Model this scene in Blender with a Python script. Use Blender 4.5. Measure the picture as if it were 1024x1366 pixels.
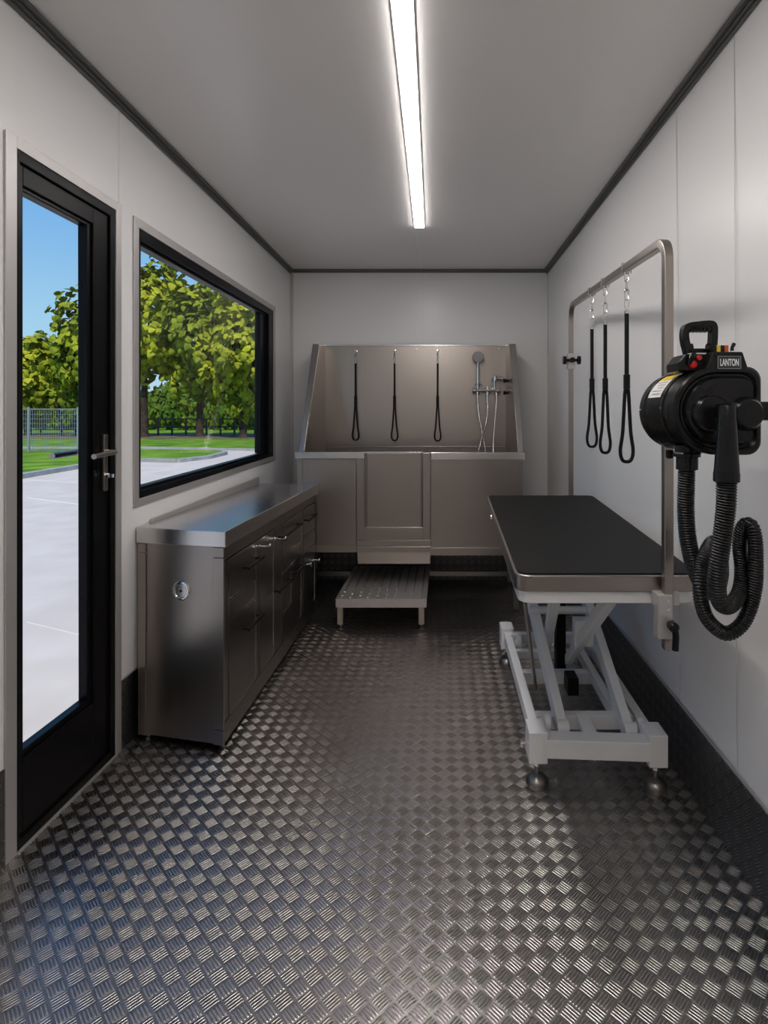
import bpy, math, random
from mathutils import Vector, Matrix
random.seed(7)
sc = bpy.context.scene
for o in list(bpy.data.objects): bpy.data.objects.remove(o)
col = sc.collection
PI = math.pi

# ---------------------------------------------------------------- camera, light, exposure
F, VX, VY, ZC, H = 760.0, 592.0, 552.0, 1.24, 2.316
cam_data = bpy.data.cameras.new('camera'); cam = bpy.data.objects.new('camera', cam_data); col.objects.link(cam)
cam.location = (0, 0, ZC); cam.rotation_euler = (PI/2, 0, 0)
cam_data.sensor_fit = 'VERTICAL'; cam_data.sensor_height = 36.0
cam_data.lens = 36.0*F/1366; cam_data.shift_x = -(VX-512)/1366; cam_data.shift_y = (VY-683)/1366
cam_data.clip_start = 0.02; cam_data.clip_end = 600
sc.camera = cam
vs = sc.view_settings
vs.view_transform = 'Standard'; vs.look = 'None'; vs.gamma = 1; vs.use_curve_mapping = False; vs.exposure = 0.0

world = bpy.data.worlds.new('world'); sc.world = world; world.use_nodes = True
nt = world.node_tree; nt.nodes.clear()
wo = nt.nodes.new('ShaderNodeOutputWorld'); bg = nt.nodes.new('ShaderNodeBackground')
tc = nt.nodes.new('ShaderNodeTexCoord'); sp = nt.nodes.new('ShaderNodeSeparateXYZ'); rp = nt.nodes.new('ShaderNodeValToRGB')
nt.links.new(tc.outputs['Generated'], sp.inputs[0]); nt.links.new(sp.outputs['Z'], rp.inputs[0])
nt.links.new(rp.outputs[0], bg.inputs[0]); nt.links.new(bg.outputs[0], wo.inputs[0])
e = rp.color_ramp.elements
e[0].position = 0.0; e[0].color = (0.62, 0.80, 0.93, 1)
e[1].position = 0.9; e[1].color = (0.06, 0.22, 0.72, 1)
a = e.new(0.12); a.color = (0.42, 0.70, 0.93, 1)
a = e.new(0.35); a.color = (0.14, 0.42, 0.88, 1)
bg.inputs[1].default_value = 1.0

sun_data = bpy.data.lights.new('sun', 'SUN'); sun_data.energy = 4.2; sun_data.angle = 0.01; sun_data.color = (1, .90, .77)
sun = bpy.data.objects.new('sun', sun_data); col.objects.link(sun); sun.location = (6, -10, 20)
sun.rotation_euler = Vector((-0.12, 0.55, -0.80)).to_track_quat('-Z', 'Y').to_euler()
LED_STRENGTH = 44.0

# ---------------------------------------------------------------- materials
def new_mat(name):
    m = bpy.data.materials.new(name); m.use_nodes = True
    n = m.node_tree; b = n.nodes['Principled BSDF']
    return m, n, b
def L(n, a, b): n.links.new(a, b)
def setp(b, color, rough, metal=0.0, spec=None):
    b.inputs['Base Color'].default_value = (*color, 1); b.inputs['Roughness'].default_value = rough
    b.inputs['Metallic'].default_value = metal
    if spec is not None: b.inputs['Specular IOR Level'].default_value = spec
def noise(n, scale, vec=None, detail=3):
    t = n.nodes.new('ShaderNodeTexNoise'); t.inputs['Scale'].default_value = scale; t.inputs['Detail'].default_value = detail
    if vec is not None: L(n, vec, t.inputs['Vector'])
    return t
def remap(n, src, lo, hi):
    r = n.nodes.new('ShaderNodeMapRange'); r.inputs['To Min'].default_value = lo; r.inputs['To Max'].default_value = hi
    r.inputs['From Min'].default_value = .1; r.inputs['From Max'].default_value = .9; r.interpolation_type = 'SMOOTHSTEP'
    L(n, src, r.inputs['Value']); return r.outputs[0]
def coords(n, scale=(1, 1, 1), rot=(0, 0, 0)):
    t = n.nodes.new('ShaderNodeTexCoord'); m = n.nodes.new('ShaderNodeMapping')
    m.inputs['Scale'].default_value = scale; m.inputs['Rotation'].default_value = rot
    L(n, t.outputs['Object'], m.inputs[0]); return m.outputs[0]
def varied(name, c, rough, metal=0.0, var=.08, scale=6, stretch=(1, 1, 1), bump=0, bscale=200, spec=None, rvar=.05):
    m, n, b = new_mat(name); setp(b, c, rough, metal, spec)
    v = coords(n, stretch); t = noise(n, scale, v)
    mix = n.nodes.new('ShaderNodeMix'); mix.data_type = 'RGBA'
    mix.inputs[6].default_value = (*[x*(1-var) for x in c], 1); mix.inputs[7].default_value = (*[min(1, x*(1+var)) for x in c], 1)
    L(n, t.outputs[0], mix.inputs[0]); L(n, mix.outputs[2], b.inputs['Base Color'])
    L(n, remap(n, t.outputs[0], rough-rvar, rough+rvar), b.inputs['Roughness'])
    if bump:
        t2 = noise(n, bscale, v, 2); bp = n.nodes.new('ShaderNodeBump'); bp.inputs['Strength'].default_value = bump; bp.inputs['Distance'].default_value = .001
        L(n, t2.outputs[0], bp.inputs['Height']); L(n, bp.outputs[0], b.inputs['Normal'])
    return m
def M2(n, op, a, b=None, clamp=False):
    m = n.nodes.new('ShaderNodeMath'); m.operation = op; m.use_clamp = clamp
    for i, x in enumerate((a, b)):
        if x is None: continue
        if isinstance(x, (int, float)): m.inputs[i].default_value = x
        else: L(n, x, m.inputs[i])
    return m.outputs[0]
def tread(name, axes, c=(.38, .358, .342), rough=.32, cell=.037):
    """five-bar tread plate: squares of five raised bars, turned by turns, laid on the diagonal"""
    m, n, b = new_mat(name); setp(b, c, rough, 1.0)
    t = n.nodes.new('ShaderNodeTexCoord'); s = n.nodes.new('ShaderNodeSeparateXYZ'); L(n, t.outputs['Object'], s.inputs[0])
    p, q = s.outputs[axes[0]], s.outputs[axes[1]]
    k = 1/(cell*math.sqrt(2))
    u = M2(n, 'MULTIPLY', M2(n, 'ADD', p, q), k); v = M2(n, 'MULTIPLY', M2(n, 'SUBTRACT', p, q), k)
    iu, iv = M2(n, 'FLOOR', u), M2(n, 'FLOOR', v)
    fu, fv = M2(n, 'SUBTRACT', u, iu), M2(n, 'SUBTRACT', v, iv)
    par = M2(n, 'FLOORED_MODULO', M2(n, 'ADD', iu, iv), 2.0)
    sel = M2(n, 'GREATER_THAN', par, .5)
    def lerp(a_, b_): return M2(n, 'ADD', M2(n, 'MULTIPLY', sel, M2(n, 'SUBTRACT', b_, a_)), a_)
    al, ac = lerp(fu, fv), lerp(fv, fu)
    bb = M2(n, 'FRACT', M2(n, 'MULTIPLY', M2(n, 'SUBTRACT', ac, .04), 5/.92))
    x = M2(n, 'DIVIDE', M2(n, 'ABSOLUTE', M2(n, 'SUBTRACT', bb, .5)), .38)
    across = M2(n, 'SUBTRACT', 1.0, M2(n, 'MULTIPLY', x, x), True)
    y = M2(n, 'DIVIDE', M2(n, 'ABSOLUTE', M2(n, 'SUBTRACT', al, .5)), .46)
    y4 = M2(n, 'POWER', y, 6.0)
    along = M2(n, 'SUBTRACT', 1.0, y4, True)
    h = M2(n, 'MULTIPLY', across, along)
    bp = n.nodes.new('ShaderNodeBump'); bp.inputs['Strength'].default_value = 1; bp.inputs['Distance'].default_value = .0010
    L(n, h, bp.inputs['Height']); L(n, bp.outputs[0], b.inputs['Normal'])
    tn = noise(n, 5, t.outputs['Object'], 6)
    r0 = remap(n, tn.outputs[0], rough-.02, rough+.03)
    L(n, M2(n, 'SUBTRACT', r0, M2(n, 'MULTIPLY', h, .10)), b.inputs['Roughness'])
    mix = n.nodes.new('ShaderNodeMix'); mix.data_type = 'RGBA'
    mix.inputs[6].default_value = (*c, 1); mix.inputs[7].default_value = (*[min(1, k_*2.6) for k_ in c], 1)   # lamp glint on the bars put into the colour, stronger for one bar direction
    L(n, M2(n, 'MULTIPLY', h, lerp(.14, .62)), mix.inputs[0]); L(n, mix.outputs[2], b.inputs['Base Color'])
    return m
M = {}
M['wall'] = varied('white_panel', (.74, .73, .725), .32, 0, .0, .8, spec=.5, rvar=.0)
M['ceiling'] = varied('ceiling_panel', (.80, .78, .76), .27, 0, .0, .8, spec=.6, rvar=.0)
M['seam'] = varied('panel_seam', (.68, .67, .66), .4, 0, .03)
M['cove'] = varied('dark_aluminium', (.16, .16, .155), .42, .7, .05, 3)
M['alu'] = varied('aluminium_trim', (.50, .485, .475), .42, .6, .05, 5, (1, 1, .2))
M['black'] = varied('black_frame', (.003, .003, .0035), .34, 0, .1, 5, spec=.14)
M['steel'] = varied('brushed_steel', (.345, .308, .280), .31, 1, .025, 60, (1, 1, .03), rvar=.02)
M['steel_top'] = varied('polished_steel', (.60, .58, .565), .23, 1, .03, 4, (1, .3, 1), rvar=.03)
M['steel_dark'] = varied('steel_edge', (.24, .22, .205), .34, 1, .05, 30, (1, 1, .2))
M['chrome'] = varied('chrome', (.68, .67, .66), .14, 1, .03)
M['grey_plastic'] = varied('grey_plastic', (.30, .30, .30), .35, 0, .03)
M['paint'] = varied('light_grey_paint', (.70, .70, .695), .40, .1, .03, 8)
M['rubber'] = varied('black_rubber', (.004, .004, .004), .5, 0, .1, spec=.2)
M['cord'] = varied('black_cord', (.003, .003, .003), .5, 0, .1, spec=.2)
M['plastic'] = varied('black_plastic', (.0045, .0045, .005), .27, 0, .12, 10, spec=.26)
M['hose'] = varied('ribbed_hose', (.004, .004, .004), .28, 0, .1, spec=.4)
M['red'] = varied('red_plastic', (.55, .01, .01), .3)
M['yellow'] = varied('yellow_print', (.75, .52, .02), .45)
M['orange'] = varied('orange_plastic', (.55, .10, .01), .3)
M['white_label'] = varied('white_label', (.72, .70, .69), .5)
M['ink'] = varied('grey_ink', (.25, .25, .25), .6)
M['letter'] = varied('white_letter', (.8, .8, .8), .4)
M['badge'] = varied('badge_blue_black', (.012, .018, .028), .4)
M['tread'] = tread('tread_plate', ('X', 'Y'))
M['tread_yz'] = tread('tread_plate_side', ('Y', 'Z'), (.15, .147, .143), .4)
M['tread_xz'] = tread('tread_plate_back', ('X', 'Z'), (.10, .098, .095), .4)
M['step'] = varied('step_steel', (.50, .47, .45), .46, .75, .06, 20)

def mat_mat():
    m, n, b = new_mat('black_rubber_mat'); setp(b, (.006, .006, .006), .5, 0, .12)
    v = coords(n, (1, 1, 1), (0, 0, PI/4))
    h = []
    for d in ('X', 'Y'):
        w = n.nodes.new('ShaderNodeTexWave'); w.bands_direction = d; w.inputs['Scale'].default_value = 55; L(n, v, w.inputs['Vector']); h.append(w.outputs['Fac'])
    s = M2(n, 'MULTIPLY', h[0], h[1])
    bp = n.nodes.new('ShaderNodeBump'); bp.inputs['Strength'].default_value = .8; bp.inputs['Distance'].default_value = .0012
    L(n, s, bp.inputs['Height']); L(n, bp.outputs[0], b.inputs['Normal']); return m
M['mat'] = mat_mat()
def glass_mat():
    m = bpy.data.materials.new('window_glass'); m.use_nodes = True; n = m.node_tree; n.nodes.clear()
    o = n.nodes.new('ShaderNodeOutputMaterial'); mx = n.nodes.new('ShaderNodeMixShader'); tr = n.nodes.new('ShaderNodeBsdfTransparent')
    gl = n.nodes.new('ShaderNodeBsdfGlossy'); lw = n.nodes.new('ShaderNodeLayerWeight'); lw.inputs[0].default_value = .5; fv_ = M2(n, 'ADD', M2(n, 'MULTIPLY', M2(n, 'POWER', lw.outputs['Facing'], 5.0), .5), .015)
    gl.inputs['Roughness'].default_value = .01; tr.inputs[0].default_value = (.95, .97, .97, 1)
    L(n, fv_, mx.inputs[0]); L(n, tr.outputs[0], mx.inputs[1]); L(n, gl.outputs[0], mx.inputs[2]); L(n, mx.outputs[0], o.inputs[0]); return m
M['glass'] = glass_mat()
def emis():
    m, n, b = new_mat('led_diffuser'); setp(b, (.9, .9, .9), .5)
    b.inputs['Emission Color'].default_value = (1, .955, .925, 1); b.inputs['Emission Strength'].default_value = LED_STRENGTH; return m
M['led'] = emis()
def ground_mat(name, c1, c2, scale, rough=.9, bump=.3, mid=None):
    m, n, b = new_mat(name); setp(b, c1, rough); b.inputs['Specular IOR Level'].default_value = .1
    v = coords(n); t = noise(n, scale, v, 8); r = n.nodes.new('ShaderNodeValToRGB')
    r.color_ramp.elements[0].position = .35; r.color_ramp.elements[0].color = (*c1, 1); r.color_ramp.elements[1].position = .68; r.color_ramp.elements[1].color = (*c2, 1)
    L(n, t.outputs[0], r.inputs[0]); L(n, r.outputs[0], b.inputs['Base Color']); return m
M['concrete'] = ground_mat('concrete_paving', (.56, .505, .455), (.63, .575, .525), 1.6)
M['kerb'] = ground_mat('kerb_stone', (.30, .31, .30), (.42, .42, .41), 3)
M['grass'] = ground_mat('lawn', (.06, .16, .012), (.20, .34, .03), .9)
M['mulch'] = ground_mat('bare_earth', (.11, .075, .06), (.19, .14, .11), 2)
M['bark'] = ground_mat('bark', (.030, .022, .020), (.085, .06, .05), 4)
M['front'] = varied('steel_dark_reflection', (.26, .24, .225), .30, 1, .04, 3)  # cabinet fronts: same steel as the body, dark reflection put into its colour
M['leaf'] = ground_mat('leaf_light', (.12, .155, .008), (.46, .47, .03), .55)
M['leaf2'] = ground_mat('leaf_mid', (.08, .125, .008), (.34, .38, .025), .5)
M['hedge'] = ground_mat('leaf_hedge', (.03, .10, .01), (.20, .27, .02), .35)
for k in ('leaf', 'leaf2', 'hedge'):
    b = M[k].node_tree.nodes['Principled BSDF']; b.inputs['Roughness'].default_value = .6
M['fence'] = varied('fence_grey', (.26, .30, .34), .5, .2)
M['fence_dark'] = varied('fence_dark', (.015, .018, .025), .5)
M['line'] = varied('road_line', (.75, .70, .66), .8)

# ---------------------------------------------------------------- mesh helpers
ORG = {}
class MB:
    def __init__(s): s.v = []; s.f = []; s.mi = []; s.cur = 0
    def add(s, vs_, fs):
        k = len(s.v); s.v += [tuple(p) for p in vs_]
        for f in fs: s.f.append([i+k for i in f]); s.mi.append(s.cur)
        return s
    def hexa(s, p):   # p: 4 bottom (ccw) + 4 top
        return s.add(p, [(3, 2, 1, 0), (4, 5, 6, 7), (0, 1, 5, 4), (1, 2, 6, 5), (2, 3, 7, 6), (3, 0, 4, 7)])
    def box(s, x0, x1, y0, y1, z0, z1):
        return s.hexa([(x0, y0, z0), (x1, y0, z0), (x1, y1, z0), (x0, y1, z0), (x0, y0, z1), (x1, y0, z1), (x1, y1, z1), (x0, y1, z1)])
    def bar(s, a, b, w, h, up=(0, 0, 1)):
        a, b = Vector(a), Vector(b); d = (b-a).normalized(); u = Vector(up)
        if abs(d.dot(u)) > .99: u = Vector((0, 1, 0))
        r = d.cross(u).normalized(); u = r.cross(d).normalized()
        q = [(-w/2, -h/2), (w/2, -h/2), (w/2, h/2), (-w/2, h/2)]
        pa = [a+r*x+u*y for x, y in q]; pb = [b+r*x+u*y for x, y in q]
        return s.add(pa+pb, [(0, 3, 2, 1), (4, 5, 6, 7), (0, 1, 5, 4), (1, 2, 6, 5), (2, 3, 7, 6), (3, 0, 4, 7)][::1])
    def prism(s, poly, d):   # planar polygon + direction
        n = len(poly); d = Vector(d); P = [Vector(p) for p in poly]
        return s.add(P+[p+d for p in P], [tuple(range(n))[::-1], tuple(range(n, 2*n))]+[(i, (i+1) % n, (i+1) % n+n, i+n) for i in range(n)])
    def sweep(s, path, rad, seg=12, closed=False, caps=True, sq=None, up0=None):
        P = [Vector(p) for p in path]; n = len(P)
        R = rad if isinstance(rad, (list, tuple)) else [rad]*n
        rings = []; prev = None
        for i in range(n):
            if closed: d = P[(i+1) % n]-P[i-1]
            else: d = P[min(i+1, n-1)]-P[max(i-1, 0)]
            d.normalize()
            if prev is None:
                u = Vector(up0) if up0 else (Vector((0, 0, 1)) if abs(d.z) < .9 else Vector((1, 0, 0)))
            else: u = prev
            u = (u-d*u.dot(d)).normalized(); prev = u; w = d.cross(u)
            ring = []
            if sq:
                for x, y in ((-1, -1), (1, -1), (1, 1), (-1, 1)): ring.append(P[i]+w*x*sq[0]/2+u*y*sq[1]/2)
            else:
                for k in range(seg):
                    t = 2*PI*k/seg; ring.append(P[i]+(w*math.cos(t)+u*math.sin(t))*R[i])
            rings.append(ring)
        seg = len(rings[0]); vs_ = [p for r in rings for p in r]; fs = []
        for i in range(n if closed else n-1):
            j = (i+1) % n
            for k in range(seg):
                l = (k+1) % seg; fs.append((i*seg+k, i*seg+l, j*seg+l, j*seg+k))
        if caps and not closed: fs += [tuple(range(seg))[::-1], tuple((n-1)*seg+k for k in range(seg))]
        return s.add(vs_, fs)
    def cyl(s, a, b, r, seg=20, r2=None): return s.sweep([a, b], [r, r if r2 is None else r2], seg)
    def lathe(s, o, d, prof, seg=28):   # prof: (distance along d, radius)
        o, d = Vector(o), Vector(d).normalized(); u = Vector((0, 0, 1)) if abs(d.z) < .9 else Vector((1, 0, 0))
        u = (u-d*u.dot(d)).normalized(); w = d.cross(u); vs_ = []
        for t, r in prof:
            for k in range(seg):
                q = 2*PI*k/seg; vs_.append(o+d*t+(w*math.cos(q)+u*math.sin(q))*max(r, 1e-5))
        n = len(prof); fs = [(i*seg+k, i*seg+(k+1) % seg, (i+1)*seg+(k+1) % seg, (i+1)*seg+k) for i in range(n-1) for k in range(seg)]
        fs += [tuple(range(seg))[::-1], tuple((n-1)*seg+k for k in range(seg))]
        return s.add(vs_, fs)
    def build(s, name, mats, parent=None, bevel=0, smooth=35, seg=2):
        if not isinstance(mats, (list, tuple)): mats = [mats]
        org = ORG.get(parent.name, Vector((0, 0, 0))) if parent else Vector((0, 0, 0))
        me = bpy.data.meshes.new(name); me.from_pydata([Vector(p)-org for p in s.v], [], s.f)
        for m in mats: me.materials.append(m)
        me.polygons.foreach_set('material_index', s.mi)
        me.polygons.foreach_set('use_smooth', [True]*len(me.polygons)); me.update()
        me.set_sharp_from_angle(angle=math.radians(smooth))
        import bmesh as bm_
        bm = bm_.new(); bm.from_mesh(me); bm_.ops.recalc_face_normals(bm, faces=bm.faces); bm.to_mesh(me); bm.free()
        o = bpy.data.objects.new(name, me); col.objects.link(o)
        if parent: o.parent = parent
        ORG[o.name] = org
        if bevel:
            b = o.modifiers.new('bevel', 'BEVEL'); b.width = bevel; b.segments = seg; b.limit_method = 'ANGLE'; b.angle_limit = math.radians(40); b.harden_normals = True
        return o
def tag(o, label=None, cat=None, group=None, kind=None):
    if label: o['label'] = label
    if cat: o['category'] = cat
    if group: o['group'] = group
    if kind: o['kind'] = kind
    return o
def thing(name, label, cat, loc=(0, 0, 0), group=None, kind=None):
    o = bpy.data.objects.new(name, None); col.objects.link(o); o.location = loc; o.empty_display_size = .05
    ORG[o.name] = Vector(loc); return tag(o, label, cat, group, kind)
def struct(o): o['kind'] = 'structure'; return o
def crv(pts, n=8):   # Catmull-Rom through points
    P = [Vector(p) for p in pts]; out = []
    for i in range(len(P)-1):
        a, b, c, d = P[max(i-1, 0)], P[i], P[i+1], P[min(i+2, len(P)-1)]
        for k in range(n):
            t = k/n; out.append(.5*((2*b)+(c-a)*t+(2*a-5*b+4*c-d)*t*t+(3*b-a-3*c+d)*t**3))
    out.append(P[-1]); return out
def resample(P, step):
    out = [P[0]]; acc = 0
    for i in range(len(P)-1):
        a, b = P[i], P[i+1]; l = (b-a).length; t = step-acc
        while t <= l: out.append(a.lerp(b, t/l)); t += step
        acc = (acc+l) % step if l > 0 else acc
    return out
def at(px, py, Y): return Vector(((px-VX)/F*Y, Y, ZC-(py-VY)/F*Y))   # the point seen at a pixel, at depth Y

# ---------------------------------------------------------------- room shell
YB, YF = 4.26, -1.3
def XL(Y, z):
    f = -1.206+.027*(Y-1.6); c = -1.111-.0137*(Y-1.48); return f+(c-f)*z/H
def W(u, z, d=0):    # left wall surface: u along, z up, d into the room
    k = XL(u, z)/XL(u, 0); return Vector((XL(u, z)+d, u*k, z))
def XR(Y, z):
    f = .812-.003*(Y-1.5); c = .803-.0105*(Y-1.48); return f+(c-f)*z/H
def wl(mb, u0, u1, z0, z1, d0=-.06, d1=0, z0b=None, z1b=None):
    z0b = z0 if z0b is None else z0b; z1b = z1 if z1b is None else z1b
    return mb.hexa([W(u0, z0, d0), W(u0, z0, d1), W(u1, z0b, d1), W(u1, z0b, d0), W(u0, z1, d0), W(u0, z1, d1), W(u1, z1b, d1), W(u1, z1b, d0)])
def uof(px):
    u = 2.0
    for _ in range(50): u = XL(u, 0)*F/(px-VX)
    return u
D0, D1 = uof(20), uof(153); DT = 1.939
W0, W1 = uof(183.5), uof(364); WT = 1.928; WBa, WBb = .917, .957
mb = MB()
wl(mb, YF, D0, 0, H); wl(mb, D0, D1, DT, H); wl(mb, D1, W0, 0, H)
wl(mb, W0, W1, WT, H); wl(mb, W0, W1, 0, WBa, z1b=WBb); wl(mb, W1, YB+.05, 0, H)
struct(mb.build('wall_left', M['wall']))
mb = MB().hexa([(XR(YF, 0), YF, 0), (XR(YF, 0)+.06, YF, 0), (XR(YB, 0)+.06, YB, 0), (XR(YB, 0), YB, 0), (XR(YF, H), YF, H), (XR(YF, H)+.06, YF, H), (XR(YB, H)+.06, YB, H), (XR(YB, H), YB, H)])
struct(mb.build('wall_right', M['wall']))
struct(MB().box(-1.25, .9, YB, YB+.06, 0, H).build('wall_back', M['wall']))
struct(MB().box(-1.4, .95, YF-.06, YF, 0, H).build('wall_front', M['wall']))
struct(MB().box(-1.4, .95, YF-.1, YB+.1, -.08, 0).build('floor', M['tread']))
struct(MB().box(-1.4, .95, YF-.1, YB+.1, H, H+.06).build('ceiling', M['ceiling']))
# coves between walls and ceiling: a grooved dark profile
def cove(fx, sgn, nm):
    mb = MB()
    for (a0, a1, b0, b1) in ((0, .010, 0, .030), (.010, .017, 0, .022), (.017, .030, 0, .012)):
        p = []
        for z in (H-b1, H-b0):
            for (Y, w) in ((YF, a0), (YF, a1), (YB, a1), (YB, a0)): p.append((fx(Y, H)+sgn*w, Y, z))
        mb.hexa(p)
    return struct(mb.build(nm, M['cove'], bevel=.0015))
cove(lambda Y, z: XL(Y, z), 1, 'trim_1'); cove(lambda Y, z: XR(Y, z), -1, 'trim_2')
struct(MB().box(XL(YB, H), XR(YB, H), YB-.012, YB, H-.022, H).box(XL(YB, H), XR(YB, H), YB-.03, YB, H-.010, H).build('trim_3', M['cove'], bevel=.0015))
struct(MB().box(XL(YB, H/2)-.01, XL(YB, H/2)+.016, YB-.014, YB, 0, H-.02).build('trim_4', M['alu'], bevel=.002))
struct(MB().box(XR(YB, H/2)-.016, XR(YB, H/2)+.01, YB-.014, YB, 0, H-.02).build('trim_5', M['alu'], bevel=.002))
# panel seams
struct(MB().box(-.163, -.159, YB-.0015, YB, 1.7, H-.02).build('trim_6', M['seam']))
struct(MB().box(-.170, -.166, 3.262, YB-.03, H-.0015, H).build('trim_7', M['seam']))
mb = MB(); wl(mb, uof(158), uof(158.8), 1.97, H-.03, 0, .0012); struct(mb.build('trim_8', M['seam']))
for i, px in enumerate((906, 982)):
    Y = .808*F/(px-VX); mb = MB(); x0, x1 = XR(Y, .25), XR(Y, H)
    mb.hexa([(x0-.0012, Y, .25), (x0, Y, .25), (x0, Y+.003, .25), (x0-.0012, Y+.003, .25), (x1-.0012, Y, H-.03), (x1, Y, H-.03), (x1, Y+.003, H-.03), (x1-.0012, Y+.003, H-.03)])
    struct(mb.build('trim_%d' % (9+i), M['seam']))
# tread-plate baseboards
mb = MB()
def brd(Y): return .222+.035*max(0, min(1, (Y-1.4)/1.4))
mb.hexa([(XR(YF, 0)-.004, YF, 0), (XR(YF, 0), YF, 0), (XR(YB, 0), YB, 0), (XR(YB, 0)-.004, YB, 0), (XR(YF, .25)-.004, YF, .222), (XR(YF, .25), YF, .222), (XR(YB, .25), YB, .262), (XR(YB, .25)-.004, YB, .262)])
struct(mb.build('baseboard_right', M['tread_yz']))
mb = MB().hexa([(XR(YF, 0)-.007, YF, .222), (XR(YF, 0), YF, .222), (XR(YB, 0), YB, .262), (XR(YB, 0)-.007, YB, .262), (XR(YF, .25)-.007, YF, .229), (XR(YF, .25), YF, .229), (XR(YB, .25), YB, .269), (XR(YB, .25)-.007, YB, .269)])
struct(mb.build('trim_11', M['alu']))
mb = MB(); wl(mb, YF, uof(4), 0, .275, 0, .004); wl(mb, uof(160.5), YB, 0, .262, 0, .004); struct(mb.build('baseboard_left', M['tread_yz']))
mb = MB(); wl(mb, uof(160.5), YB, .262, .267, 0, .006); struct(mb.build('trim_12', M['alu']))
struct(MB().box(XL(YB, 0), XR(YB, 0), YB-.004, YB, 0, .30).build('baseboard_back', M['tread_xz']))

# door
door = thing('door_1', 'black framed glazed door in the left wall', 'door', W((D0+D1)/2, 0), kind='structure')
mb = MB(); T0, T1 = uof(5), uof(160)
wl(mb, T0, D0, 0, 1.969, 0, .006); wl(mb, D1, T1, 0, 1.969, 0, .006); wl(mb, D0, D1, DT, 1.969, 0, .006)
mb.build('surround', M['alu'], door, .0015)
mb = MB(); J = .028
wl(mb, D0, D0+J*.6, 0, DT, -.06, .002); wl(mb, D1-J, D1, 0, DT, -.06, .002); wl(mb, D0, D1, DT-J, DT, -.06, .002); wl(mb, D0, D1, 0, .03, -.06, .002)
mb.build('frame', M['black'], door, .002)
G0, G1, GB, GT = uof(36), uof(122), .275, 1.845
a0, a1 = D0+J*.6+.002, D1-J-.002
mb = MB(); wl(mb, a0, G0-.006, .032, DT-J-.002, -.05, -.006); wl(mb, G1+.02, a1, .032, DT-J-.002, -.05, -.006)
wl(mb, G0-.006, G1+.02, .032, GB-.02, -.05, -.006); wl(mb, G0-.006, G1+.02, GT+.012, DT-J-.002, -.05, -.006)
leaf = mb.build('door_leaf', M['black'], door, .003)
mb = MB(); wl(mb, G0-.006, G0, GB-.02, GT+.012, -.045, -.014); wl(mb, G1, G1+.02, GB-.02, GT+.012, -.045, -.014)
wl(mb, G0, G1, GB-.02, GB, -.045, -.014); wl(mb, G0, G1, GT, GT+.012, -.045, -.014)
mb.build('glazing_bead', M['black'], door, .003)
mb = MB(); wl(mb, G0, G1, GB, GT, -.034, -.030); mb.build('pane', M['glass'], door)
mb = MB(); wl(mb, D0, D1, 0, .004, .0, .010); mb.build('threshold', M['alu'], door)
hu = uof(140)
def wp(px, z, d):
    p = W(uof(px), z, d); return p
mb = MB(); wl(mb, uof(137.2), uof(142.8), .975, 1.170, -.006, .004)
hp = mb.build('handle_plate', M['steel'], door, .002)
mb = MB(); hz = 1.108
p0 = wp(141, hz, .0); p1 = wp(141, hz, .028)
mb.cyl(p0, p1, .010, 16); q = Vector((p1.x+.004, p1.y-.118, p1.z-.006))
mb.sweep(crv([p1+Vector((-.002, .012, 0)), p1+Vector((0, -.01, 0)), q], 6), .0088, 14)
mb.build('handle', M['steel'], door)
p = wp(140.5, 1.028, 0); MB().lathe(p, (1, 0, 0), [(0, .009), (.012, .009), (.014, .006)]).build('key_cylinder', M['chrome'], door)
MB().box(p.x+.012, p.x+.03, p.y-.002, p.y+.002, p.z-.006, p.z+.006).build('key', M['chrome'], door)
po = wp(140, hz, -.05); mb = MB().cyl(po, po+Vector((-.05, 0, 0)), .010, 14).sweep([po+Vector((-.05, .01, 0)), po+Vector((-.052, -.115, -.004))], .0105, 12)
mb.build('outer_handle', M['steel'], door)

# window
win = thing('window_1', 'wide black framed window in the left wall', 'window', W((W0+W1)/2, WBa), kind='structure')
Q0, Q1 = uof(177), uof(366.3); QT, QBa, QBb = 1.962, .889, .929
mb = MB(); wl(mb, Q0, W0, QBa, QT, 0, .006); wl(mb, W1, Q1, QBb, QT, 0, .006); wl(mb, W0, W1, WT, QT, 0, .006); wl(mb, W0, W1, QBa, WBa, 0, .006, QBb, WBb)
mb.build('surround', M['alu'], win, .0015)
V0, V1 = uof(186.8), uof(351); VT, VBa, VBb = 1.876, .957, .99
mb = MB(); wl(mb, W0, V0, WBa, WT, -.055, .003, WBa, WT); wl(mb, V1+.10, W1, WBb, WT, -.055, .003)
wl(mb, V0, V1+.10, VT+.012, WT, -.055, .003); wl(mb, V0, V1+.10, WBa, VBa-.012, -.055, .003, WBb, VBb-.012)
mb.build('window_frame', M['black'], win, .002)
mb = MB(); wl(mb, V1, V1+.10, VBb, VT, -.055, -.018); wl(mb, V0, V1+.10, VT, VT+.012, -.05, -.012); wl(mb, V0, V1+.10, VBa-.012, VBa, -.05, -.012, VBb-.012, VBb)
mb.build('sash', M['black'], win, .002)
mb = MB(); wl(mb, V0, V1, VBa, VT, -.036, -.031, VBb, VT); mb.build('pane', M['glass'], win)

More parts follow.
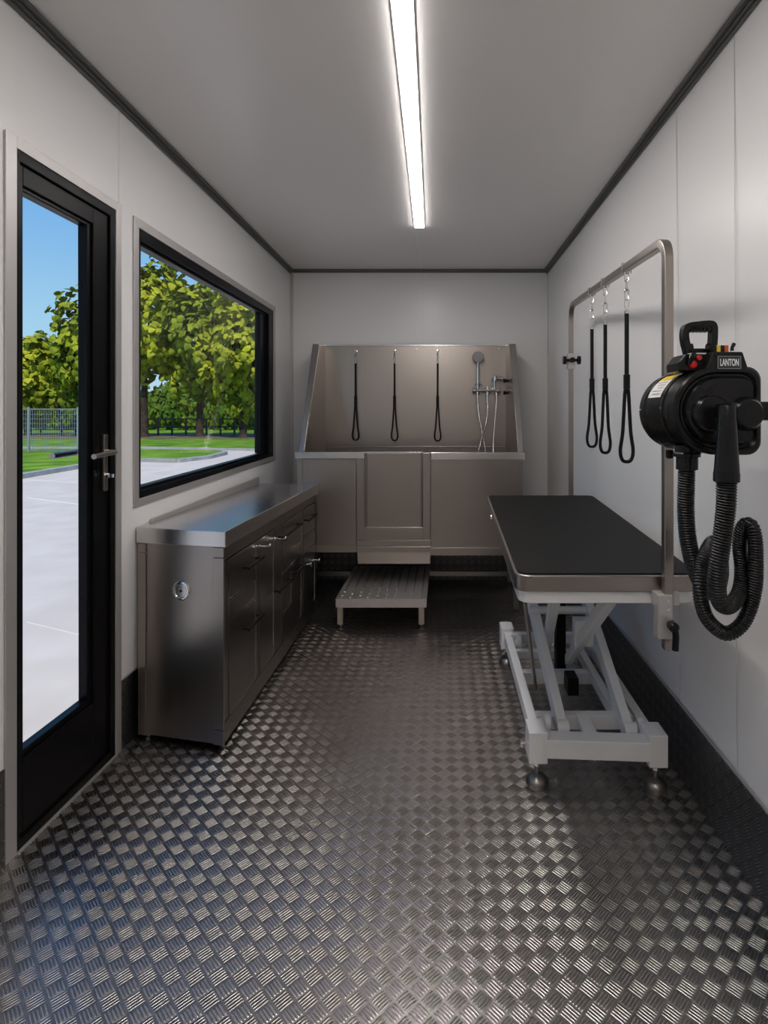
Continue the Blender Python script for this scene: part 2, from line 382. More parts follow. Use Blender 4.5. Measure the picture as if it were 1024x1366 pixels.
# LED strip
led = thing('ceiling_light', 'long white LED strip running down the ceiling', 'ceiling light', (-.12, 1.2, H))
mb = MB(); xa = lambda Y: -.085-.0177*(Y-1.48)*1.0-.024
def strip(w, z0, z1, y0, y1): mb.hexa([(xa(y0)-w, y0, z0), (xa(y0)+w, y0, z0), (xa(y1)-.0+w, y1, z0), (xa(y1)-w, y1, z0), (xa(y0)-w, y0, z1), (xa(y0)+w, y0, z1), (xa(y1)+w, y1, z1), (xa(y1)-w, y1, z1)])
strip(.030, H-.006, H, -1.0, 3.27); mb.build('housing', M['alu'], led)
mb = MB(); strip(.0265, H-.010, H-.0062, -.99, 3.262); mb.build('diffuser', M['led'], led)

# ---------------------------------------------------------------- grooming tub
YT = 3.50; YK = 4.20
tub = thing('dog_bath', 'large stainless steel dog bath with high splash back on the back wall', 'dog bath', (-.2, 3.85, 0))
def bx(nm, px0, px1, y0, y1, Y, dep, m='steel', par=None, bev=.003):   # slab whose front face sits at depth Y
    a, b = at(px0, y1, Y), at(px1, y0, Y)
    return MB().box(a.x, b.x, Y, Y+dep, a.z, b.z).build(nm, M[m], par or tub, bev)
zr = at(0, 603, YT).z; zl = at(0, 738, YT).z
xl, xr = at(396, 0, YT).x, at(697.5, 0, YT).x
kl, kr = at(434, 0, YK).x, at(674, 0, YK).x; zt = at(0, 461, YK).z
# splash back
MB().box(kl-.03, kr+.03, YK, YK+.02, zr-.30, zt).build('splash_back', M['steel'], tub, .002)
MB().box(kl-.03, kr+.03, YK-.008, YK+.024, zt-.004, zt+.006).build('splash_back_edge', M['steel_top'], tub, .002)
MB().box(kl, kr, YK-.006, YK, zr-.01, zr-.004).build('ledge', M['steel_top'], tub, .001)
# side panels (sloping front edge) with folded flanges
for s, (xf, xk) in ((-1, (at(404, 0, YT).x, kl)), (1, (at(692, 0, YT).x, kr))):
    YTp = 3.98
    xt = xk+(xf-xk)*(YK-YTp)/(YK-YT)
    ztt = at(0, 460, YTp).z
    poly = [(xf, YT+.02, zr-.02), (xt, YTp, ztt), (xk, YK, zt), (xk, YK, zr-.02)]
    MB().prism(poly, (s*.006, 0, 0)).build('side_panel', M['steel'], tub)
    fo = s*.030
    mb = MB().hexa([(xf, YT+.02, zr-.005), (xf+fo, YT+.02, zr-.005), (xf+fo, YT+.05, zr-.005), (xf, YT+.05, zr-.005),
                    (xt, YTp, ztt+.006), (xt+fo*1.55, YTp, ztt+.006), (xt+fo*1.55, YTp+.03, ztt+.006), (xt, YTp+.03, ztt+.006)])
    mb.build('side_flange', M['steel_top'], tub, .002)
    mb = MB().hexa([(xt, YTp, ztt), (xt+fo*1.55, YTp, ztt), (xk+fo*1.2, YK+.02, zt), (xk, YK+.02, zt), (xt, YTp, ztt+.008), (xt+fo*1.55, YTp, ztt+.008), (xk+fo*1.2, YK+.02, zt+.008), (xk, YK+.02, zt+.008)])
    mb.build('side_flange', M['steel_top'], tub)
    # lower side of the tank
    xo = xl if s < 0 else xr
    MB().hexa([(xo, YT+.02, zl), (xo-s*.02, YT+.02, zl), (xk-s*.0, YK+.02, zl), (xk+s*.03, YK+.02, zl), (xo, YT+.02, zr-.02), (xo-s*.02, YT+.02, zr-.02), (xk, YK+.02, zr-.02), (xk+s*.03, YK+.02, zr-.02)]).build('tank_side', M['steel'], tub)
# basin floor inside
MB().box(xl+.05, xr-.05, YT+.03, YK, zl+.16, zl+.17).build('basin_floor', M['steel'], tub)
MB().box(xl+.02, xr-.02, YT+.03, YK, zl-.003, zl+.004).build('tank_underside', M['steel_dark'], tub)
# front: panels, posts, door, rims
bx('front_panel', 396, 475, 612, 737, YT+.006, .014); bx('front_panel', 574, 697.5, 613, 738, YT+.006, .014)
bx('corner_strip', 396, 403, 612, 731, YT, .01, bev=.0015); bx('corner_strip', 690, 697.5, 613, 733, YT, .01, bev=.0015)
bx('bottom_band', 396, 475.5, 728, 736.5, YT-.002, .012, bev=.0015); bx('bottom_band', 573.5, 697.5, 731, 741, YT-.002, .012, bev=.0015)
bx('rim', 393, 486, 603, 612, YT-.010, .05, 'steel_top'); bx('rim', 574.5, 700, 603.5, 613.5, YT-.010, .05, 'steel_top')
bx('door_post', 475, 486, 604, 720, YT-.004, .03); bx('door_post', 563.5, 574, 604, 720, YT-.004, .03)
bx('inner_post', 486, 489, 604, 704, YT+.002, .03, 'steel_dark'); bx('inner_post', 561, 563.5, 604, 704, YT+.002, .03, 'steel_dark')
bx('bath_door', 488, 562, 604, 703, YT+.016, .012); bx('bath_door_edge', 486, 563.5, 602.6, 605.5, YT+.008, .025, 'steel_top', bev=.0015)
bx('sill', 475, 574, 703.5, 720, YT-.003, .03); bx('sill_band', 475, 574.5, 720.5, 728.5, YT-.001, .03); bx('sill_band', 475, 574.5, 729, 737, YT-.004, .03)
p = at(476, 754, YT); q = at(573.5, 737, YT)
MB().hexa([(p.x, YT+.03, p.z), (q.x, YT+.03, p.z), (q.x, YT+.05, p.z), (p.x, YT+.05, p.z), (p.x, YT+.004, q.z), (q.x, YT+.004, q.z), (q.x, YT+.03, q.z), (p.x, YT+.03, q.z)]).build('apron', M['steel'], tub, .002)
for px, Y in ((409, YT+.06), (688, YT+.06), (419, YK-.08), (680, YK-.08)):
    a = at(px, 0, Y).x
    MB().box(a-.019, a+.019, Y-.019, Y+.019, .03, zl).build('leg', M['steel_dark'], tub, .003)
    MB().lathe((a, Y, 0), (0, 0, 1), [(0, .02), (.008, .022), (.012, .008), (.03, .008)]).build('foot', M['steel_dark'], tub)
a, b = at(419, 0, YK-.08).x, at(680, 0, YK-.08).x
MB().box(a, b, YK-.095, YK-.065, .07, .105).build('lower_rail', M['steel_dark'], tub, .003)
for px, py in ((556, 466), (666, 465)):
    p = at(px, py, YK); MB().lathe((p.x, YK, p.z), (0, -1, 0), [(0, .006), (.003, .0055), (.004, .003)], 12).build('screw', M['chrome'], tub)
p = at(682, 609, YT-.010); MB().lathe(p, (0, -1, 0), [(0, .007), (.003, .006)], 14).build('screw', M['chrome'], tub)

# ---------------------------------------------------------------- leashes
def chain(mb, x, Y, z0, z1, n, w=.009, r=.0018, ry=0):
    h = (z0-z1)/n
    for i in range(n):
        zc = z0-h*(i+.5); hh = h*.5+r*1.3; pts = []
        for k in range(12):
            t = 2*PI*k/12; a_ = math.cos(t)*w*.5; b_ = math.copysign(max(0, hh-w*.5), math.sin(t))+math.sin(t)*w*.5
            pts.append((x+(a_ if i % 2 == 0 else 0), Y+(0 if i % 2 == 0 else a_), zc+b_))
        mb.sweep(pts, r, 6, closed=True)
def leash(x, Y, zt_, zc0, zs0, zs1, zb, lw, nl, label, group, r=.004, hook=None):
    t = thing('grooming_loop', label, 'leash', (x, Y, zb), group)
    mb = MB(); chain(mb, x, Y, zt_, zc0+.045, nl, .009 if nl == 1 else .0135, .0018 if nl == 1 else .0024); mb.build('chain', M['chrome'], t)
    mb = MB(); mb.sweep(crv([(x-.004, Y, zc0+.047), (x-.0075, Y, zc0+.030), (x-.002, Y, zc0+.008), (x, Y, zc0), (x+.002, Y, zc0+.008), (x+.0075, Y, zc0+.030), (x+.004, Y, zc0+.047)], 4), .0018, 6)
    mb.lathe((x, Y, zc0-.004), (0, 0, 1), [(0, r*1.15), (.010, r*1.15), (.012, r*.6)], 12); mb.build('clip', M['chrome'], t)
    c = MB().cyl((x, Y, zc0), (x, Y, zs0), r, 10)
    hw = lw/2
    loop = [(x-.0025, Y, zs1+.004), (x-r*.9, Y, zs1-.02), (x-hw*.62, Y, zb+(zs1-zb)*.42), (x-hw, Y, zb+(zs1-zb)*.16), (x-hw*.72, Y, zb+hw*.35), (x, Y, zb),
            (x+hw*.72, Y, zb+hw*.35), (x+hw, Y, zb+(zs1-zb)*.16), (x+hw*.62, Y, zb+(zs1-zb)*.42), (x+r*.9, Y, zs1-.02), (x+.0025, Y, zs1+.004)]
    c.sweep(crv(loop, 6), r*.82, 10); c.build('cord', M['cord'], t)
    MB().sweep([(x, Y, zs0+.002), (x, Y, zs0), (x, Y, zs1), (x, Y, zs1-.002)], [r, r*1.55, r*1.55, r], 12).build('slider', M['rubber'], t)
    return t
for px, zb_px, lab in ((474, 587, 'black noose leash nearest the left side panel of the steel bath'), (526, 587.5, 'middle black noose leash on the steel bath splash back'), (583.5, 588, 'black noose leash on the bath splash back closest to the shower head')):
    Y = YK-.022; x = at(px, 0, Y).x; z = lambda py: at(0, py, Y).z
    t = leash(x, Y, z(470), z(484), z(528), z(542), z(zb_px), .046, 1, lab, 'noose leashes on the bath splash back', .0068)
    mb = MB().lathe((x, YK, z(468)), (0, -1, 0), [(0, .012), (.004, .012), (.005, .005), (.02, .005)], 14)
    mb.sweep([(x, YK-.018, z(468)), (x, YK-.028, z(468)), (x, YK-.030, z(472)), (x, YK-.022, z(474))], .003, 8)
    mb.build('hook', M['chrome'], t)

# ---------------------------------------------------------------- shower
Ys = YK-.055
mx = thing('shower_mixer', 'chrome shower mixer bar with hoses on the right of the bath splash back', 'shower mixer', (at(650, 0, Ys).x, YK, at(0, 521, Ys).z))
A = lambda px, py, dy=0: at(px, py, Ys+dy)
MB().cyl(A(633, 521), A(666, 521), .013, 20).build('bar', M['chrome'], mx)
for px in (632, 665.5): MB().lathe(A(px, 521)-Vector((.010, 0, 0)), (1, 0, 0), [(0, .017), (.002, .021), (.018, .021), (.02, .017)], 20).build('tap_knob', M['chrome'], mx)
for px in (639, 660):
    p = A(px, 521); MB().lathe((p.x, YK, p.z), (0, -1, 0), [(0, .026), (.006, .024), (.008, .011), (.055, .011)], 20).build('wall_mount', M['chrome'], mx)
MB().sweep(crv([A(659.5, 520), A(659.5, 512), A(659.7, 504)], 4), .009, 14).build('riser', M['chrome'], mx)
MB().cyl(A(656, 505), A(670, 505), .008, 14).lathe(A(660, 505)-Vector((0, 0, .016)), (0, 0, 1), [(0, .014), (.03, .014), (.036, .009)], 18).lathe(A(667, 505), (1, 0, 0), [(0, .013), (.02, .013), (.024, .009)], 16).build('diverter', M['chrome'], mx)
MB().sweep([A(650, 515), A(650, 518), A(650, 534)], [.006, .010, .010], 14).lathe(A(650, 528), (0, 0, 1), [(0, .008), (.004, .014), (.016, .014), (.02, .009)], 16).build('outlet', M['chrome'], mx)
def fhose(pts, nm='hose', r=.0068):
    P = resample(crv(pts, 10), .0035); MB().sweep(P, [r if i % 2 else r*.82 for i in range(len(P))], 10).build(nm, M['chrome'], mx)
fhose([A(636.5, 524), A(637, 535), A(638.5, 552), A(642.5, 575), A(647, 600), A(649.5, 625)])
fhose([A(650, 534, -.01), A(650.3, 545, -.01), A(648, 565, -.012), (A(643, 583, -.016)), A(638, 602, -.01), A(636, 625, -.01)])
fhose([A(661.8, 524), A(662, 535), A(660, 560), A(658, 585), A(657.5, 605), A(657, 625)])
hs = thing('hand_shower', 'grey round hand shower standing in its holder above the mixer bar', 'shower head', A(637, 515))
MB().sweep([A(637, 524), A(637, 515), A(637, 500), A(637.3, 487), A(637.5, 483, -.006)], [.008, .012, .012, .0105, .009], 16).build('handle', M['chrome'], hs)
MB().lathe(A(637.5, 476.5, .012), (0, -1, -.12), [(-.002, .02), (.004, .036), (.012, .042), (.020, .042), (.026, .036), (.028, .0)], 32).build('shower_head', M['grey_plastic'], hs)
MB().lathe(A(637, 513)-Vector((0, 0, .008)), (0, 0, 1), [(0, .015), (.012, .017)], 18).cyl(A(633, 513), A(643, 513), .005, 10).build('holder', M['chrome'], hs)
# side hose valves seen on the right panel
for py in (508, 524):
    xk = kr+.004; p = Vector((kr+.012, 4.03, at(0, py, 4.03).z))
    MB().lathe(p, (-1, 0, 0), [(0, .020), (.006, .020), (.010, .010), (.03, .010), (.032, .014), (.045, .014)], 16).build('valve', M['rubber'], mx)

# ---------------------------------------------------------------- step
st = thing('step', 'low steel step with tread plate top in front of the bath', 'step', (-.36, 3.6, 0))
SY0, SY1 = 3.27, 3.98; sx0, sx1, sz = -.622, -.100, .178
mb = MB().box(sx0, sx1, SY0, SY1, sz-.05, sz); mb.cur = 1; nx, ny = 10, 20
for i in range(nx):
    for j in range(ny):
        x = sx0+.03+(sx1-sx0-.06)*i/(nx-1); y = SY0+.02+(SY1-SY0-.04)*j/(ny-1)
        for k, dx in ((0, 0),):
            ang = .6 if (i+j) % 2 else -.6
            c, s_ = math.cos(ang), math.sin(ang); a_, b_ = .0095, .0060; ox, oy = x+dx*.0, y+dx
            pts = [(ox+c*u-s_*v, oy+s_*u+c*v, sz) for u, v in ((-a_, 0), (0, -b_), (a_, 0), (0, b_))]
            mb.add(pts+[(ox, oy, sz+.0032)], [(0, 1, 4), (1, 2, 4), (2, 3, 4), (3, 0, 4)])
mb.build('deck', [M['step'], M['steel_top']], st)
for x in (sx0+.025, sx1-.03):
    for y in (SY0+.02, SY1-.03):
        MB().box(x-.017, x+.017, y-.017, y+.017, .028, sz-.048).build('leg', M['steel'], st, .002)
        MB().lathe((x, y, 0), (0, 0, 1), [(0, .014), (.006, .015), (.010, .006), (.03, .006)], 14).build('foot', M['steel_dark'], st)

# ---------------------------------------------------------------- cabinet
FX = lambda Y: -.803+.009*(Y-2.08)
cab = thing('storage_cabinet', 'low stainless steel cabinet with drawers and doors under the window', 'cabinet', (-.97, 2.8, 0))
def quadbox(c, z0, z1): return MB().hexa([(x, y, z0) for x, y in c]+[(x, y, z1) for x, y in c])
zt_c = .812; zb_c = .028
body = quadbox([(-1.157, 2.160), (FX(2.08)-.012, 2.086), (FX(3.5)-.012, 3.505), (-1.140, 3.505)], zb_c, .752).build('body', M['steel'], cab, .002)
# end face trims
def endY(x): return 2.086+(2.160-2.086)*(x+.815)/(-1.157+.815)
def endbox(x0, x1, z0, z1, d=.006): return MB().hexa([(x0, endY(x0)-d, z0), (x1, endY(x1)-d, z0), (x1, endY(x1)+.002, z0), (x0, endY(x0)+.002, z0), (x0, endY(x0)-d, z1), (x1, endY(x1)-d, z1), (x1, endY(x1)+.002, z1), (x0, endY(x0)+.002, z1)])
endbox(-1.157, -1.125, zb_c, .715).build('end_strip', M['steel'], cab, .001); endbox(-1.157, -1.125, .718, .750).build('end_strip', M['steel'], cab, .001)
endbox(-.846, FX(2.08), .085, .712).build('end_strip', M['steel'], cab, .001); endbox(-.846, FX(2.08), .715, .750).build('end_strip', M['steel'], cab, .001); endbox(-.846, FX(2.08), zb_c, .082).build('end_strip', M['steel'], cab, .001)
p = Vector((at(241.5, 0, 2.115).x, endY(-.975)-.0, at(0, 788.5, 2.115).z)); dn = Vector((-.21, -1, 0))
MB().lathe(p, dn, [(0, .036), (.004, .036), (.006, .033), (.006, .028), (.003, .026), (.003, .022), (.005, .021), (.005, .0)], 36).build('lock_rosette', M['chrome'], cab)
MB().lathe(p+dn*.005, dn, [(0, .005), (.0015, .005)], 16).build('keyhole', M['rubber'], cab)
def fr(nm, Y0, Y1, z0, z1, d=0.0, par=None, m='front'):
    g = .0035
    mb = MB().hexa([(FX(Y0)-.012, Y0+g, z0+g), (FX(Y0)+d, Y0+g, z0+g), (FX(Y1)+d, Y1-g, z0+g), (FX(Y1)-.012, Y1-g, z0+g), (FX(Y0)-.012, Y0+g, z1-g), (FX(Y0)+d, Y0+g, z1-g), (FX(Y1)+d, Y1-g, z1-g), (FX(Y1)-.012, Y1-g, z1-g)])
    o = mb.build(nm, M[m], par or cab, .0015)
    if nm in ('drawer', 'door'):
        w = .0022; mb = MB()
        for ya_, yb_, za_, zb__ in ((Y0+g, Y1-g, z0+g, z0+g+w), (Y0+g, Y1-g, z1-g-w, z1-g), (Y0+g, Y0+g+w, z0+g, z1-g), (Y1-g-w, Y1-g, z0+g, z1-g)):
            mb.hexa([(FX(ya_), ya_, za_), (FX(ya_)+.0012, ya_, za_), (FX(yb_)+.0012, yb_, za_), (FX(yb_), yb_, za_), (FX(ya_), ya_, zb__), (FX(ya_)+.0012, ya_, zb__), (FX(yb_)+.0012, yb_, zb__), (FX(yb_), yb_, zb__)])
        mb.build('edge_glint', M['chrome'], o)  # bright strips added to stand in for light caught on the panel edges
    return o
def handle(par, Y0, Y1, z):
    x = FX(Y0); mb = MB()
    mb.bar((x+.030, Y0, z), (x+.030, Y1, z), .010, .010)
    for y in (Y0+.02, Y1-.02): mb.cyl((x, y, z), (x+.030, y, z), .0055, 12)
    mb.build('handle', M['rubber'], par, .002)
def latch(par, Y, z, l=.056):
    x = FX(Y); MB().lathe((x, Y, z), (1, 0, 0), [(0, .008), (.003, .008), (.004, .0035), (l-.010, .0035), (l-.009, .010), (l-.006, .014), (l-.002, .014), (l, .009)], 16).build('knob', M['chrome'], par)
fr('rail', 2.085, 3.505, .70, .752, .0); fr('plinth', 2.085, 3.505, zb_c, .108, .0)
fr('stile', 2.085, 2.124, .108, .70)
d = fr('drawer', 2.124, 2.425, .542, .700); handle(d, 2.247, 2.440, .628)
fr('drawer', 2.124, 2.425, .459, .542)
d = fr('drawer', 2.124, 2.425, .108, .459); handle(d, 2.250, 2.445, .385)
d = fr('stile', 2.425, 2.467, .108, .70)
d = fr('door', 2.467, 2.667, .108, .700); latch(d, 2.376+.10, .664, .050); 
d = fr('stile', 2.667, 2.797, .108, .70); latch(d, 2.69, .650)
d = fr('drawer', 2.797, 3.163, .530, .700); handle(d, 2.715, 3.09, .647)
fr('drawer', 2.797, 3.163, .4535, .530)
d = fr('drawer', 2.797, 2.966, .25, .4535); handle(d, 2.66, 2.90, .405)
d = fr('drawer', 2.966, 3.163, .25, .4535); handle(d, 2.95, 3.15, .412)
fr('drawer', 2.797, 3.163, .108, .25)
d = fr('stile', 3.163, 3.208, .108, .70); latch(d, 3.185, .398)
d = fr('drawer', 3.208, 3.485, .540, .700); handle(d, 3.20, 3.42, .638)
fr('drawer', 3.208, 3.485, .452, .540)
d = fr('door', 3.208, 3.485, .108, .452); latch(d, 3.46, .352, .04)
for x, y in ((-1.13, 2.18), (-.825, 2.12), (-1.12, 3.46), (-.82, 3.47)):
    MB().lathe((x, y, 0), (0, 0, 1), [(0, .012), (.006, .013), (.010, .008), (.03, .008)], 14).build('foot', M['steel_dark'], cab)
wt = thing('worktop', 'polished steel worktop on the low cabinet, reflecting the window', 'worktop', (-.97, 2.8, .752))
quadbox([(-1.1615, 2.148), (-.793, 2.068), (-.768, 3.50), (-1.1435, 3.50)], .753, zt_c).build('top', M['steel_top'], wt, .003)
MB().hexa([(-1.1625, 2.25, zt_c-.002), (-1.150, 2.25, zt_c-.002), (-1.134, 3.50, zt_c-.002), (-1.1435, 3.50, zt_c-.002), (-1.1615, 2.25, zt_c+.012), (-1.150, 2.25, zt_c+.012), (-1.134, 3.50, zt_c+.040), (-1.1435, 3.50, zt_c+.040)]).build('upstand', M['alu'], wt, .001)

# ---------------------------------------------------------------- grooming table
TZ = .81; YN, YE = 1.515, 2.987
tab = thing('grooming_table', 'long grooming table with black mat, light grey scissor frame and steel arm', 'table', (.5, 2.25, 0))
def rpoly(c, r, n=6):
    out = []; N = len(c)
    for i in range(N):
        p = Vector(c[i]); a = (Vector(c[i-1])-p).normalized(); b = (Vector(c[(i+1) % N])-p).normalized()
        p0 = p+a*r; p1 = p+b*r
        for k in range(n+1):
            t = k/n; out.append((1-t)**2*p0+2*t*(1-t)*p+t*t*p1)
    return out
C = [(.190, YN), (.688, YN), (.782, YE), (.223, YE)]
def inset(c, d): 
    return [(c[0][0]+d, c[0][1]+d), (c[1][0]-d, c[1][1]+d), (c[2][0]-d, c[2][1]-d), (c[3][0]+d, c[3][1]-d)]
def slab(c, r, z0, z1): return MB().prism([(p.x, p.y, z0) for p in rpoly(c, r)], (0, 0, z1-z0))
slab(C, .045, TZ-.045, TZ).build('table_top', M['steel'], tab, .004)
slab(inset(C, .009), .038, TZ-.004, TZ+.0035).build('rubber_mat', M['mat'], tab, .001)
C2 = [(.200, YN+.010), (.672, YN+.010), (.765, YE-.03), (.235, YE-.03)]
o = slab(C2, .045, TZ-.078, TZ-.045).build('apron_frame', M['paint'], tab, .003)
p = at(656, 690, 2.55); MB().lathe((.209, 2.5, TZ-.022), (-1, -.02, 0), [(0, .010), (.006, .009), (.008, .006)], 16).build('side_button', M['chrome'], tab)
PM = M['paint']
def tbar(nm, a, b, w, h, bev=.003, m=None): return MB().bar(a, b, w, h).build(nm, m or PM, tab, bev)
XLb, XRb, YNb, YEb = .311, .700, 1.905, 2.82
for x, Y, s in ((XLb, YNb, 0), (XRb, YNb-.02, 0), (XLb, YEb, 0), (XRb, YEb, 0)):
    MB().box(x-.031, x+.031, Y-.03, Y+.06, .085, .190).build('corner_block', PM, tab, .004)
    MB().lathe((x, Y, 0), (0, 0, 1), [(0, .036), (.005, .0385), (.016, .038), (.026, .033), (.034, .024), (.039, .011), (.041, .008), (.088, .008)], 28).build('foot', M['steel_dark'], tab)
    MB().lathe((x, Y, .066), (0, 0, 1), [(0, .014), (.012, .014)], 6).build('lock_nut', M['chrome'], tab)
tbar('side_rail', (XLb, YNb+.03, .145), (XLb, YEb, .145), .034, .050)
tbar('side_rail', (XRb-.005, YNb+.03, .145), (XRb-.005, YEb, .145), .034, .050)
tbar('inner_rail', (.627, 2.04, .140), (.627, 2.80, .140), .030, .045)
tbar('cross_beam', (XLb+.02, YNb, .135), (XRb-.02, YNb-.02, .135), .060, .062)
tbar('cross_beam', (XLb+.01, 2.065, .130), (XRb-.01, 2.065, .130), .040, .050)
tbar('cross_beam', (XLb+.01, 2.42, .125), (.64, 2.42, .125), .040, .050)
tbar('cross_beam', (XLb+.01, 2.75, .160), (XRb, 2.75, .160), .040, .045)
tbar('cross_beam', (XLb+.01, 2.60, .145), (.60, 2.60, .145), .030, .035)
tbar('short_rail', (.497, YNb+.02, .150), (.497, 2.06, .150), .045, .022)
p = Vector(((800-VX)/F*1.865, 1.872, .140)); MB().lathe(p, (0, -1, 0), [(0, .011), (.004, .011), (.007, .006)], 18).build('bolt', M['chrome'], tab)
MB().sweep([(.49, 1.90, .104), (.49, 1.90, .088), (.502, 1.90, .084), (.508, 1.90, .094)], .004, 8).build('cable_hook', M['chrome'], tab)
MB().lathe((XLb-.031, 1.93, .125), (-1, 0, 0), [(0, .006), (.012, .006), (.013, .015), (.022, .015)], 12).build('side_knob', M['chrome'], tab)
# scissor arms
tbar('scissor_arm', (.413, 2.00, .137), (.333, 2.78, .725), .034, .050)
tbar('scissor_arm', (.641, 1.985, .133), (.572, 2.80, .725), .034, .050)
tbar('scissor_arm', (.352, 1.76, .730), (.475, 2.65, .150), .034, .050)
tbar('lift_arm', (.478, 1.62, .725), (.545, 2.50, .160), .030, .040)
tbar('pivot_plate', (.450, 1.62, .727), (.515, 1.62, .727), .05, .014)
tbar('lift_bracket', (.50, 2.2, .40), (.57, 2.2, .40), .05, .10)
MB().cyl((.350, 2.35, .43), (.60, 2.38, .42), .016, 16).build('cross_shaft', PM, tab)
MB().cyl((.36, 2.24, .16), (.24, 1.72, .70), .007, 12).build('gas_strut', M['steel_dark'], tab)
for x0, x1, Y, z in ((.33, .368, 2.02, .142), (.655, .690, 2.00, .138), (.335, .360, 2.70, .150), (.66, .68, 2.66, .150)):
    MB().lathe((x0, Y, z), (1, 0, 0), [(0, .018), (x1-x0-.016, .018), (x1-x0-.014, .036), (x1-x0+.004, .038), (x1-x0+.008, .034), (x1-x0+.008, .0)], 26).build('roller', PM, tab)
for x, Y, z in ((.392, 1.985, .142), (.622, 1.975, .138)):
    MB().lathe((x, Y, z), (1, 0, 0), [(0, .03), (.04, .03)], 24).build('pivot_hub', PM, tab)
MB().box(.495, .535, 2.5, 2.56, .09, .60).build('actuator_column', M['rubber'], tab, .003)
MB().box(.50, .545, 2.30, 2.38, .10, .17).build('motor_box', M['rubber'], tab, .004)
MB().prism([(.47, 2.62, .70), (.60, 2.62, .70), (.585, 2.62, .45)], (0, .01, 0)).build('guide_plate', PM, tab)

# ---------------------------------------------------------------- grooming arm
yn = 1.49
xn = at(890, 0, yn).x; zn = at(0, 320, yn).z
xf_, yf = .672, 3.02; zf = ZC+144*3.02/760
n_, f_ = Vector((xn, yn, zn)), Vector((xf_, yf, zf)); d_ = (f_-n_).normalized()
def bend(a, b, c, r=.07, n=7):
    a, b, c = Vector(a), Vector(b), Vector(c); p0 = b+(a-b).normalized()*r; p1 = b+(c-b).normalized()*r
    return [(1-t)**2*p0+2*t*(1-t)*b+t*t*p1 for t in [k/n for k in range(n+1)]]
zbn = at(0, 866, yn).z
path = [(xn, yn, zbn)]+bend((xn, yn, zbn), n_, f_, .06)+bend(n_, f_, (xf_, yf, .7), .09)+[(xf_, yf, .62)]
arm = MB().sweep(path, 1, sq=(.0245, .0245), up0=(1, 0, 0)).build('grooming_arm', M['steel'], tab, .003)
# near clamp bracket
def cb(nm, px0, px1, y0, y1, Y, dep, m, bev=.002):
    a, b = at(px0, y1, Y), at(px1, y0, Y); return MB().box(a.x, b.x, Y, Y+dep, a.z, b.z).build(nm, m, arm, bev)
cb('clamp_sleeve', 877.5, 897, 794, 853, yn-.017, .034, M['alu'])
cb('clamp_plate', 872, 906, 790, 808, yn+.006, .022, M['alu'])
for py in (802, 813):
    p = at(891, py, yn-.017); MB().lathe(p, (0, -1, 0), [(0, .005), (.002, .004)], 12).build('rivet', M['chrome'], arm)
p = at(893, 832, yn-.017); MB().lathe(p, (0, -1, 0), [(0, .008), (.010, .008), (.012, .013), (.030, .013), (.034, .009)], 18).sweep(crv([p+Vector((.001, -.024, .004)), p+Vector((.005, -.026, -.02)), p+Vector((.004, -.026, -.058))], 5), .0085, 12).build('clamp_lever', M['plastic'], arm)
zk = at(0, 481, yf).z
MB().box(xf_-.020, xf_+.020, yf-.02, yf+.02, zk-.045, zk+.035).build('collar', M['alu'], arm, .002)
MB().lathe((xf_-.045, yf-.02, zk), (1, 0, 0), [(0, .022), (.014, .022), (.016, .008), (.074, .008), (.076, .022), (.09, .022)], 16).lathe((xf_, yf-.02, zk), (0, -1, 0), [(0, .014), (.02, .014)], 14).build('wing_knob', M['plastic'], arm)
zfar = TZ-.08; MB().box(xf_-.028, xf_+.028, yf-.016, yf+.025, zfar-.10, TZ-.002).build('far_clamp', M['alu'], arm, .002)

for (px, ys, lw, lab) in ((789.3, (391, 438, 505, 520, 596), 13, 'farthest of the three black noose leashes on the grooming arm, beside the back bend'),
                          (807, (380, 432, 505, 520, 604), 13.5, 'middle black noose leash of the three hanging from the grooming arm'),
                          (835.6, (354, 417, 500, 519, 616), 17, 'nearest and longest black noose leash on the grooming arm, beside the dryer')):
    lo, hi = 0., 1.
    for _ in range(40):
        t = (lo+hi)/2; P = f_.lerp(n_, t)
        if VX+F*P.x/P.y < px: lo = t
        else: hi = t
    z = lambda py: at(0, py, P.y).z
    zt_ = P.z-.0125
    t = leash(P.x, P.y, zt_, z(ys[1]), z(ys[2]), z(ys[3]), z(ys[4]), lw/F*P.y, 3, lab, 'noose leashes on the grooming arm', .0072)
    a_ = .0148; s_ = MB(); ring = [P+Vector((x*a_, 0, y*a_)) for x, y in ((-1, -1.2), (-1, 1), (1, 1), (1, -1.2), (0, -1.35))]
    s_.sweep(ring, .0022, 6, closed=True); s_.build('hanger', M['chrome'], t)

